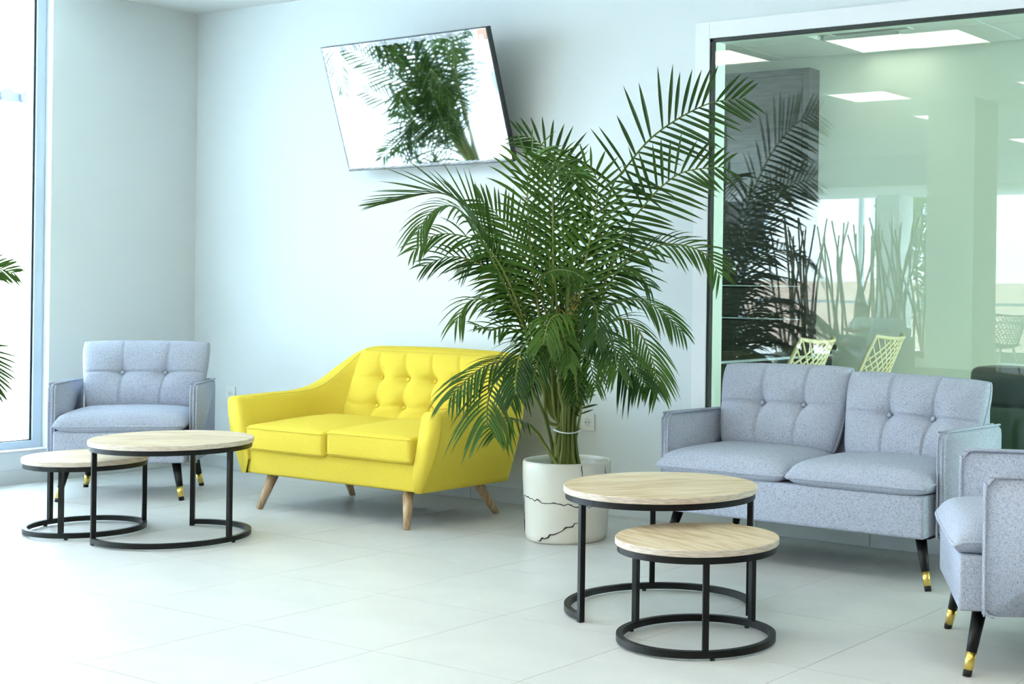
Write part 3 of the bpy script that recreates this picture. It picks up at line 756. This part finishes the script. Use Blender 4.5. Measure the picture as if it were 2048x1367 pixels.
FRONDS=[
 ([(-4.163,5.087,0.625),(-4.119,5.101,1.078),(-4.024,5.141,1.551),(-3.956,5.161,1.668),(-3.823,5.218,1.829),(-3.627,5.314,1.957),(-3.459,5.39,1.987)],0.3,'U'),
 ([(-4.148,5.097,0.625),(-4.082,5.121,1.034),(-3.945,5.182,1.405),(-3.885,5.19,1.486),(-3.794,5.215,1.586),(-3.686,5.249,1.657),(-3.518,5.317,1.679)],0.26,'U'),
 ([(-4.14,5.102,0.625),(-4.072,5.126,1.034),(-3.949,5.176,1.261),(-3.865,5.197,1.306),(-3.764,5.225,1.334),(-3.647,5.26,1.319),(-3.566,5.271,1.273),(-3.5,5.27,1.185)],0.2,'M'),
 ([(-4.144,5.099,0.625),(-4.097,5.1,0.898),(-4.034,5.098,1.012),(-3.943,5.106,1.072),(-3.831,5.123,1.083),(-3.717,5.136,1.032),(-3.611,5.14,0.945)],0.19,'D'),
 ([(-4.153,5.093,0.602),(-4.087,5.084,0.876),(-3.949,5.097,0.992),(-3.825,5.088,0.962),(-3.717,5.059,0.837),(-3.636,5.006,0.703)],0.2,'D'),
 ([(-4.162,5.087,0.579),(-4.092,5.066,0.809),(-3.975,5.044,0.881),(-3.851,5.01,0.853),(-3.732,4.961,0.784),(-3.625,4.895,0.724)],0.22,'D'),
 ([(-4.236,5.041,0.623),(-4.227,5.006,0.986),(-4.201,4.964,1.368),(-4.165,4.917,1.587),(-4.123,4.868,1.671),(-4.068,4.82,1.676),(-4.009,4.771,1.627)],0.3,'F'),
 ([(-4.201,5.063,0.624),(-4.211,5.074,0.986),(-4.236,5.083,1.304),(-4.271,5.091,1.579),(-4.305,5.102,1.695),(-4.379,5.091,1.789),(-4.488,5.059,1.841)],0.26,'V'),
 ([(-4.259,5.027,0.623),(-4.295,4.992,0.985),(-4.323,4.957,1.301),(-4.328,4.935,1.525),(-4.308,4.926,1.681),(-4.248,4.94,1.747),(-4.149,4.978,1.68)],0.26,'F'),
 ([(-4.249,5.033,0.623),(-4.329,4.965,0.962),(-4.433,4.874,1.253),(-4.497,4.804,1.42),(-4.541,4.743,1.501),(-4.624,4.656,1.548),(-4.797,4.509,1.492)],0.3,'L'),
 ([(-4.259,5.027,0.623),(-4.332,4.934,0.94),(-4.41,4.817,1.23),(-4.451,4.713,1.404),(-4.474,4.611,1.483),(-4.495,4.504,1.45),(-4.487,4.409,1.353)],0.22,'D'),
 ([(-4.263,5.024,0.623),(-4.322,4.958,0.895),(-4.387,4.875,1.164),(-4.436,4.795,1.305),(-4.494,4.703,1.356),(-4.563,4.601,1.357),(-4.607,4.511,1.284)],0.2,'M'),
 ([(-4.268,5.021,0.623),(-4.322,4.975,0.849),(-4.382,4.921,1.074),(-4.446,4.86,1.181),(-4.525,4.788,1.251),(-4.602,4.716,1.263),(-4.681,4.642,1.219)],0.2,'M'),
 ([(-4.268,5.021,0.6),(-4.298,4.965,0.827),(-4.342,4.884,1.019),(-4.395,4.788,1.07),(-4.439,4.691,1.069),(-4.444,4.614,0.984)],0.19,'D'),
 ([(-4.267,5.021,0.532),(-4.256,4.971,0.694),(-4.257,4.886,0.776),(-4.276,4.775,0.808),(-4.296,4.654,0.795),(-4.295,4.537,0.746),(-4.286,4.418,0.668)],0.22,'D'),
 ([(-4.267,5.021,0.51),(-4.275,4.942,0.65),(-4.27,4.835,0.744),(-4.262,4.712,0.761),(-4.216,4.6,0.715),(-4.144,4.492,0.64),(-4.05,4.389,0.56)],0.26,'D'),
 ([(-4.276,5.016,0.419),(-4.268,4.955,0.481),(-4.262,4.863,0.533),(-4.245,4.761,0.557),(-4.219,4.653,0.54),(-4.159,4.557,0.498)],0.15,'D'),
 ([(-4.262,5.024,0.578),(-4.275,4.973,0.806),(-4.297,4.895,0.919),(-4.33,4.799,0.953),(-4.337,4.711,0.944),(-4.344,4.618,0.967)],0.15,'M'),
 ([(-4.23,5.045,0.624),(-4.265,5.028,0.94),(-4.33,4.996,1.166),(-4.395,4.965,1.301),(-4.46,4.934,1.414),(-4.516,4.911,1.482),(-4.572,4.888,1.527)],0.24,'V'),
 ([(-4.182,5.075,0.624),(-4.148,5.062,0.965),(-4.09,5.048,1.213),(-4.028,5.028,1.413),(-3.976,4.995,1.543),(-3.949,4.942,1.627),(-3.956,4.863,1.675)],0.26,'V'),
 ([(-4.192,5.069,0.624),(-4.188,5.083,0.896),(-4.155,5.121,1.078),(-4.118,5.163,1.169),(-4.063,5.22,1.216),(-3.987,5.291,1.206),(-3.941,5.346,1.138)],0.18,'M'),
 ([(-4.211,5.057,0.624),(-4.198,5.019,0.897),(-4.201,4.949,1.077),(-4.196,4.874,1.166),(-4.093,4.852,1.21),(-3.968,4.837,1.2),(-3.878,4.794,1.168)],0.16,'D'),
 ([(-4.172,5.081,0.579),(-4.108,5.034,0.81),(-4.003,4.972,0.926),(-3.878,4.902,0.942),(-3.746,4.82,0.895),(-3.634,4.712,0.799)],0.22,'D'),
 ([(-4.239,5.039,0.555),(-4.212,4.969,0.763),(-4.189,4.855,0.879),(-4.151,4.729,0.884),(-4.083,4.606,0.805),(-3.989,4.487,0.69)],0.2,'D'),
 ([(-4.22,5.051,0.556),(-4.161,4.993,0.809),(-4.068,4.913,0.947),(-3.999,4.795,1.016),(-3.945,4.649,0.998),(-3.863,4.508,0.9)],0.2,'D'),
 ([(-4.182,5.075,0.579),(-4.126,5.03,0.854),(-4.042,4.966,1.035),(-3.932,4.898,1.082),(-3.824,4.815,1.02),(-3.745,4.701,0.919)],0.18,'D'),
 ([(-4.201,5.063,0.624),(-4.204,5.076,0.963),(-4.189,5.107,1.168),(-4.155,5.153,1.306),(-4.093,5.22,1.376),(-4.012,5.301,1.383)],0.2,'M'),
 ([(-4.243,5.036,0.623),(-4.301,5.017,0.962),(-4.385,4.99,1.165),(-4.471,4.966,1.255),(-4.577,4.931,1.289),(-4.675,4.905,1.208)],0.2,'M'),
 ([(-4.223,5.049,0.533),(-4.181,4.995,0.719),(-4.129,4.911,0.824),(-4.086,4.801,0.862),(-4.037,4.68,0.815),(-3.962,4.564,0.718)],0.15,'D'),
 ([(-4.2,5.064,0.533),(-4.147,5.024,0.719),(-4.068,4.967,0.825),(-3.974,4.902,0.852),(-3.872,4.828,0.816),(-3.774,4.742,0.718)],0.15,'D'),
 ([(-4.235,5.042,0.555),(-4.203,4.974,0.786),(-4.143,4.884,0.924),(-4.033,4.804,0.961),(-3.915,4.713,0.913),(-3.803,4.605,0.806)],0.15,'D'),
 ([(-4.21,5.057,0.533),(-4.166,5.012,0.674),(-4.096,4.95,0.769),(-4.01,4.88,0.787),(-3.922,4.797,0.74),(-3.835,4.703,0.665)],0.12,'D'),
 ([(-4.161,5.088,0.443),(-4.133,5.087,0.558),(-4.107,5.075,0.628),(-4.078,5.059,0.676),(-4.044,5.044,0.712)],0.09,'V'),
]

for k, (pts, L, kind) in enumerate(FRONDS):
    a = rnd.random()*2*PI; r_ = .02+.055*rnd.random()
    p0 = Vector((r_*math.cos(a), r_*math.sin(a), .29)); p1 = Vector((.045*math.cos(a)*rnd.random()-.01, .045*math.sin(a)*rnd.random(), .485))
    first = Vector(pts[0])-PB
    base = [p0, p1] if first.z > .52 else [p0]
    tot_ = 1
    fr = frond(pp, pts, L, kind, rnd, start={'U': .50, 'V': .5, 'M': .52, 'D': .48, 'F': .50, 'L': .62}[kind] if k < 32 else .6, dry=False, base=base, org=PB)
# short yellowed leaves inside the clump
for pts, L in (([(-4.30, 5.0, .9), (-4.45, 4.95, 1.15), (-4.62, 4.93, 1.25), (-4.75, 4.92, 1.24)], .13), ([(-4.17, 4.98, .7), (-4.10, 4.95, .95), (-4.02, 4.90, 1.08), (-3.97, 4.86, 1.06)], .10)):
    frond(pp, pts, L, 'M', rnd, .7, True, [Vector((.02, .01, .30)), Vector((.01, 0, .49))], PB, .03)
for k in range(26):                          # bare canes of the clump
    a = rnd.random()*2*PI; r_ = .085*math.sqrt(rnd.random()); h = .55+.5*rnd.random()
    p0 = Vector((r_*math.cos(a), r_*math.sin(a), .285)); q = p0*.55; q.z = .485
    e = Vector((p0.x*1.1+rnd.uniform(-.06, .06), p0.y*1.1+rnd.uniform(-.06, .06), .3+h))
    bm = B(); tube(bm, catmull([p0, q, e], 6), [.0075]*6+[.006]*6+[.003], 7); obj('cane', bm, 'stem', pp, smooth=True)
bm = B(); tube(bm, [(.062*math.cos(2*PI*k/28), .062*math.sin(2*PI*k/28), .487+.006*math.sin(2*PI*k/28*2)) for k in range(28)], .0035, 6, True); obj('tie_string', bm, 'string', pp, smooth=True)

# second palm by the tall window (seen at the picture edge and in the television)
P2 = Vector((-7.38, 3.62, 0))
p2 = thing('potted_palm', 'palm by the tall window, its leaf tips showing at the picture edge', 'plant', P2)
pot(p2, .20, .25, .60, 'leather')
bm = B(); lathe(bm, [(.222, .50), (.12, .53), (0, .54)], 40); obj('soil', bm, 'soil', p2, smooth=True)
r2 = random.Random(21)
def arch(a, reach, top, end):
    d = Vector((math.cos(a), math.sin(a), 0))
    return [P2+d*.05+Vector((0,0,.75)), P2+d*reach*.25+Vector((0,0,top*.8)), P2+d*reach*.6+Vector((0,0,top)), P2+d*reach*.88+Vector((0,0,(top+end)/2+.06)), P2+d*reach+Vector((0,0,end))]
specs = [(k*2*PI/18+r2.uniform(-.12, .12), r2.uniform(.35, .9), r2.uniform(1.05, 2.1)) for k in range(18)]
def keep(p):                                  # stays clear of the window and of the view past the frame
    p = Vector(p); p.x = max(p.x, LX+.10); p.y = min(p.y, .566*abs(p.x)); return p
for a, rc_, tp_ in specs:
    pts = [keep(q) for q in arch(a, rc_, tp_, tp_-.35*r2.random()-.05)]
    frond(p2, pts, .21, 'M' if r2.random() < .6 else 'D', r2, .42, False, [Vector((.03*math.cos(a), .03*math.sin(a), .52))], P2, .034, view=Vector((-.72, -.63, -.25)))
for y1, z1, z2, x1 in ((4.18, 1.6, 1.9, -7.42), (4.2, 1.35, 1.6, -7.45), (4.18, 1.25, 1.12, -7.42), (4.15, 1.5, 1.40, -7.3), (3.95, 1.75, 2.0, -7.25), (3.9, 1.2, 1.3, -7.05), (4.12, 1.0, .85, -7.35)):
    pts = [keep(q) for q in ((-7.38, 3.64, .75), (-7.36, 3.72, .62+(z1-.62)*.6), ((x1-7.36)/2, (3.75+y1)/2, z1), (x1, y1, z2))]
    frond(p2, pts, .27, 'V', r2, .40, False, [Vector((0, .02, .52))], P2, .034, view=Vector((-.72, -.63, -.25)))
for pts in ([(-7.38, 3.7, .85), (-7.39, 3.9, 1.08), (-7.40, 4.15, 1.19), (-7.41, 4.29, 1.19), (-7.41, 4.38, 1.165)], [(-7.38, 3.7, .75), (-7.39, 3.95, .90), (-7.40, 4.16, .80), (-7.41, 4.25, .66), (-7.42, 4.28, .53)]):
    frond(p2, pts, .19, 'V', r2, .45, False, [Vector((0, .02, .52))], P2, .022, view=Vector((-.95, .55, 0)))

# ------------------------------------------------------------------ the lounge behind the viewer (seen mirrored in glass and screen)
GL = 'light panels of the lounge ceiling outside the mirrored view'
MIR = {(-3.99, 2.95): 'mirrored light panel partly behind the brightest panel at the top of the glass',
       (-5.68, 2.95): 'mirrored light panel cut by the dark upright edge of the glass',
       (-5.68, .65): 'mirrored light panel standing alone to the right of the dark cabinet',
       (-5.68, -1.0): 'mirrored light panel half hidden by the pale column',
       (-3.99, .65): 'mirrored light panel cut by the right picture edge'}
for x in (-5.68, -3.99, -2.3, -.6, 1.1):
    for y in (2.95, .65, -1.0, -3.3):
        l_ = MIR.get((x, y))
        light_panel(x, y, HC-.032, l_ or 'square white light panel of the lounge ceiling outside the mirrored view', None if l_ else GL)
bm = B(); box(bm, (-5.42, -.45, 0), (-4.98, 0.05, HC)); structure('column_1', bm, 'column')
bm = B(); box(bm, (-9.1, -6.5, 0), (-8.75, -6.1, 2.42)); structure('column_2', bm, 'wall')
# street windows
w3 = bpy.data.objects.new('window_3', None); C.objects.link(w3); w3['kind'] = 'structure'
bm = B(); box(bm, (-13.6, -6.7, 0), (-6.6, -6.5, .12)); structure('wall_street', bm, 'wall')
bm = B(); box(bm, (-6.6, -6.7, 0), (3.2, -6.5, HC)); structure('wall_front', bm, 'dimming_grey')  # out of view; kept solid and dark to dim the left wall
xs = [-13.6, -11.6, -9.6, -7.9, -6.63]
for k, x in enumerate(xs):
    bm = B(); box(bm, (x-.03, -6.64, .12), (x+.03, -6.56, 2.42), .004, 1); obj('mullion', bm, 'alu', w3)
    if k < len(xs)-1:
        bm = B(); box(bm, (x+.03, -6.605, .12), (xs[k+1]-.03, -6.595, 2.42)); obj('pane', bm, 'glass', w3)
bm = B(); box(bm, (-13.6, -6.64, .12), (-6.6, -6.56, .17)); box(bm, (-13.6, -6.64, .93), (-6.6, -6.56, .97)); obj('rail', bm, 'alu', w3)
# twig screen
tw = thing('twig_screen', 'screen of pale crossing branches mirrored in the glass partition', 'screen', (-8.6, -4.7, 0))
rt = random.Random(5)
bm = B(); box(bm, (-1.2, -.12, 0), (1.2, .12, .30), .01, 1); obj('planter_box', bm, 'column', tw)
for k in range(52):
    x = -1.1+2.2*rt.random(); lean = rt.uniform(-.42, .42); h = rt.uniform(1.75, 2.05)
    y = rt.uniform(-.08, .08)
    pts = [(x, y, .25), (x+lean*.35+rt.uniform(-.03, .03), y, .25+(h-.25)*.4), (x+lean*.7+rt.uniform(-.04, .04), y+rt.uniform(-.05, .05), .25+(h-.25)*.72), (x+lean, y, h)]
    bm = B(); tube(bm, catmull(pts, 3), [.017, .017, .016, .016, .015, .014, .013, .012, .011, .010], 7); obj('branch', bm, 'twig', tw, smooth=True)
grey_seat('grey_armchair', 'grey armchair mirrored in the glass, with a child on it', 'armchair', (-7.69, -3.35, 0), PI+.45, .72, 1, bx=[(-.115, .115)])
lattice_chair('lattice_chair', 'dark green lattice back chair with oak legs, mirrored in the glass', (-7.02, -5.4, 0), PI+.3, 'moss')
dt = thing('cafe_table', 'pale cafe table by the street windows, mirrored in the glass', 'table', (-7.3, -6.2, 0))
bm = B(); box(bm, (-.6, -.32, .71), (.6, .32, .74), .004, 1); obj('tabletop', bm, 'oak_edge', dt)
for sx in (-1, 1):
    for sy in (-1, 1):
        bm = B(); cone(bm, (sx*.54, sy*.27, 0), (sx*.5, sy*.25, .71), .014, .02, 12); obj('leg', bm, 'leg_wood', dt)

# seated child, one skinned body
def child():
    t = thing('person', 'child in a white t-shirt sitting on the mirrored grey armchair', 'person', (-7.80, -3.17, .13), PI+.45)
    t.scale = (.95, .95, .80)
    J = dict(pel=(0, .02, .52), wai=(0, .04, .64), che=(0, .05, .76), nec=(0, .045, .85), hb=(0, .04, .90), hm=(0, .03, .965), ht=(0, .03, 1.03),
        Ls=(-.10, .05, .80), Le=(-.165, -.02, .67), Lw=(-.07, -.15, .66), Rs=(.10, .05, .80), Re=(.165, -.02, .67), Rw=(.07, -.15, .68),
        Lh=(-.06, .0, .51), Lk=(-.085, -.27, .52), La=(-.085, -.34, .28), Lt=(-.085, -.44, .25), Rh=(.06, .0, .51), Rk=(.085, -.27, .52), Ra=(.085, -.34, .28), Rt=(.085, -.44, .25))
    Rd = dict(pel=.085, wai=.075, che=.085, nec=.034, hb=.055, hm=.078, ht=.06, Ls=.045, Le=.030, Lw=.022, Rs=.045, Re=.030, Rw=.022, Lh=.06, Lk=.045, La=.028, Lt=.024, Rh=.06, Rk=.045, Ra=.028, Rt=.024)
    E = [('pel','wai'),('wai','che'),('che','nec'),('nec','hb'),('hb','hm'),('hm','ht'),('che','Ls'),('Ls','Le'),('Le','Lw'),('che','Rs'),('Rs','Re'),('Re','Rw'),('pel','Lh'),('Lh','Lk'),('Lk','La'),('La','Lt'),('pel','Rh'),('Rh','Rk'),('Rk','Ra'),('Ra','Rt')]
    # fingers and thumbs
    for s, w in ((-1, 'Lw'), (1, 'Rw')):
        bx_, by_, bz_ = J[w]
        J[w+'p'] = (bx_-s*.012, by_-.035, bz_+.004); Rd[w+'p'] = .019; E.append((w, w+'p'))
        for k in range(4):
            a = f'{w}f{k}'; J[a] = (bx_-s*.018, by_-.052-.004*(k in (1, 2)), bz_+.018-.010*k); Rd[a] = .0055; E.append((w+'p', a))
            b = a+'b'; J[b] = (bx_-s*.036, by_-.062-.004*(k in (1, 2)), bz_+.016-.010*k); Rd[b] = .005; E.append((a, b))
        J[w+'t'] = (bx_-s*.026, by_-.022, bz_+.026); Rd[w+'t'] = .006; E.append((w+'p', w+'t'))
    nm = list(J); me = bpy.data.meshes.new('body'); me.from_pydata([J[k] for k in nm], [(nm.index(a), nm.index(b)) for a, b in E], [])
    me.materials.append(M['skin'])
    o = bpy.data.objects.new('body', me); C.objects.link(o); o.parent = t
    sm = o.modifiers.new('skin', 'SKIN'); sm.use_smooth_shade = True
    if not me.skin_vertices: bpy.context.view_layer.objects.active = o
    for i, k in enumerate(nm): me.skin_vertices[0].data[i].radius = (Rd[k], Rd[k])
    me.skin_vertices[0].data[0].use_root = True
    ss = o.modifiers.new('smooth', 'SUBSURF'); ss.levels = 1; ss.render_levels = 2
    # t-shirt
    bm = B(); G = []
    for z, rx, ry, cy in ((.53, .115, .095, .02), (.60, .108, .092, .03), (.70, .112, .095, .042), (.78, .125, .095, .05), (.825, .105, .075, .05), (.862, .05, .05, .046)):
        G.append([bm.verts.new((rx*math.cos(2*PI*k/28), cy+ry*math.sin(2*PI*k/28), z)) for k in range(28)]+[])
    for A, D_ in zip(G, G[1:]):
        for k in range(28): bm.faces.new((A[k], A[(k+1) % 28], D_[(k+1) % 28], D_[k]))
    for s in (-1, 1):
        tube(bm, [(s*.085, .05, .80), (s*.125, .03, .755), (s*.155, 0, .70)], [.062, .056, .052], 14)
    obj('t_shirt', bm, 'tshirt', t, smooth=True)
    for s in (-1, 1):
        bm = B(); tube(bm, [(s*.05, .03, .515), (s*.07, -.10, .52), (s*.085, -.23, .525)], [.078, .070, .058], 16); obj('shorts', bm, 'denim', t, smooth=True)
    bm = B(); bmesh.ops.create_icosphere(bm, subdivisions=3, radius=1)
    for v in list(bm.verts):
        if v.co.z < .05 and v.co.y < .25: bm.verts.remove(v)
    for v in bm.verts: v.co = Vector((v.co.x*.088, .04+v.co.y*.098, .985+v.co.z*.085))
    obj('hair', bm, 'hair', t, smooth=True)
    for s in (-1, 1):
        bm = B(); bmesh.ops.create_icosphere(bm, subdivisions=2, radius=.009, matrix=Matrix.Translation((s*.028, -.046, .975))); obj('eye', bm, 'eye', t, smooth=True)
        bm = B(); bmesh.ops.create_icosphere(bm, subdivisions=2, radius=1, matrix=Matrix.Translation((s*.080, .035, .965)) @ Matrix.Diagonal((.010, .018, .026, 1))); obj('ear', bm, 'skin', t, smooth=True)
    bm = B(); cone(bm, (0, -.045, .955), (0, -.062, .948), .012, .006, 12); obj('nose', bm, 'skin', t, smooth=True)
    bm = B(); tube(bm, [(-.018, -.046, .925), (0, -.052, .922), (.018, -.046, .925)], .004, 8); obj('mouth', bm, 'brick', t, smooth=True)
child()

# ------------------------------------------------------------------ outside
bm = B(); box(bm, (-60, -60, -.3), (LX-.25, 40, -.21)); structure('ground', bm, 'paving')
bm = B(); box(bm, (-13.8, -60, -.3), (40, -6.9, -.21)); structure('ground_2', bm, 'paving')
b1 = thing('white_building', 'white building with a tiled eave beyond the tall window', 'building', (-27, 17, -.21))
bm = B(); box(bm, (-8, -14, 0), (0, 14, 4.7)); obj('wall', bm, 'facade', b1)
bm = B(); box(bm, (-8.2, -14.2, 4.7), (.35, 14.2, 4.86)); obj('eave', bm, 'roof', b1)
for k in range(70):
    bm = B(); cone(bm, (-.3, -13.9+k*.4, 4.88), (.42, -13.9+k*.4, 4.80), .13, .13, 10); obj('roof_tile', bm, 'roof', b1)
b2 = thing('street_building', 'white building with a brick band and awning, mirrored in the glass', 'building', (-12, -18, -.21))
bm = B(); box(bm, (-18, -6, 1.5), (22, 0, 8)); obj('wall', bm, 'facade', b2)
bm = B(); box(bm, (-18, -6, 0), (22, .05, 1.5)); obj('brick_band', bm, 'brick', b2)
for k in range(9):
    bm = B(); box(bm, (-16+k*4.2, -.05, 2.2), (-14.6+k*4.2, .03, 3.9)); f_ = obj('window', bm, 'alu', b2)
    bm = B(); box(bm, (-15.9+k*4.2, .03, 2.3), (-14.7+k*4.2, .04, 3.8)); obj('pane', bm, 'tv_body', f_)
bm = B(); box(bm, (-18, 0, 4.6), (22, 1.1, 4.75)); obj('awning', bm, 'facade', b2)
tr_ = thing('hedge_tree', 'light green leafy tree outside, mirrored beside the pale column', 'tree', (-10.6, -11, -.21))
bm = B(); cone(bm, (0, 0, 0), (.05, 0, 1.4), .12, .08, 12); obj('trunk', bm, 'twig', tr_)
bm = B(); rh = random.Random(3)
for k in range(1500):
    a = rh.random()*2*PI; b = math.acos(2*rh.random()-1); r_ = rh.random()**.35
    c = Vector((1.0*r_*math.sin(b)*math.cos(a), 1.0*r_*math.sin(b)*math.sin(a), 2.2+1.6*r_*math.cos(b)))
    d = Vector((rh.uniform(-1, 1), rh.uniform(-1, 1), rh.uniform(-1, 1))).normalized(); e = d.orthogonal().normalized()*.05
    bm.faces.new([bm.verts.new(c-d*.1), bm.verts.new(c+e), bm.verts.new(c+d*.1), bm.verts.new(c-e)])
tag(obj('foliage', bm, 'hedge', tr_), kind='stuff')
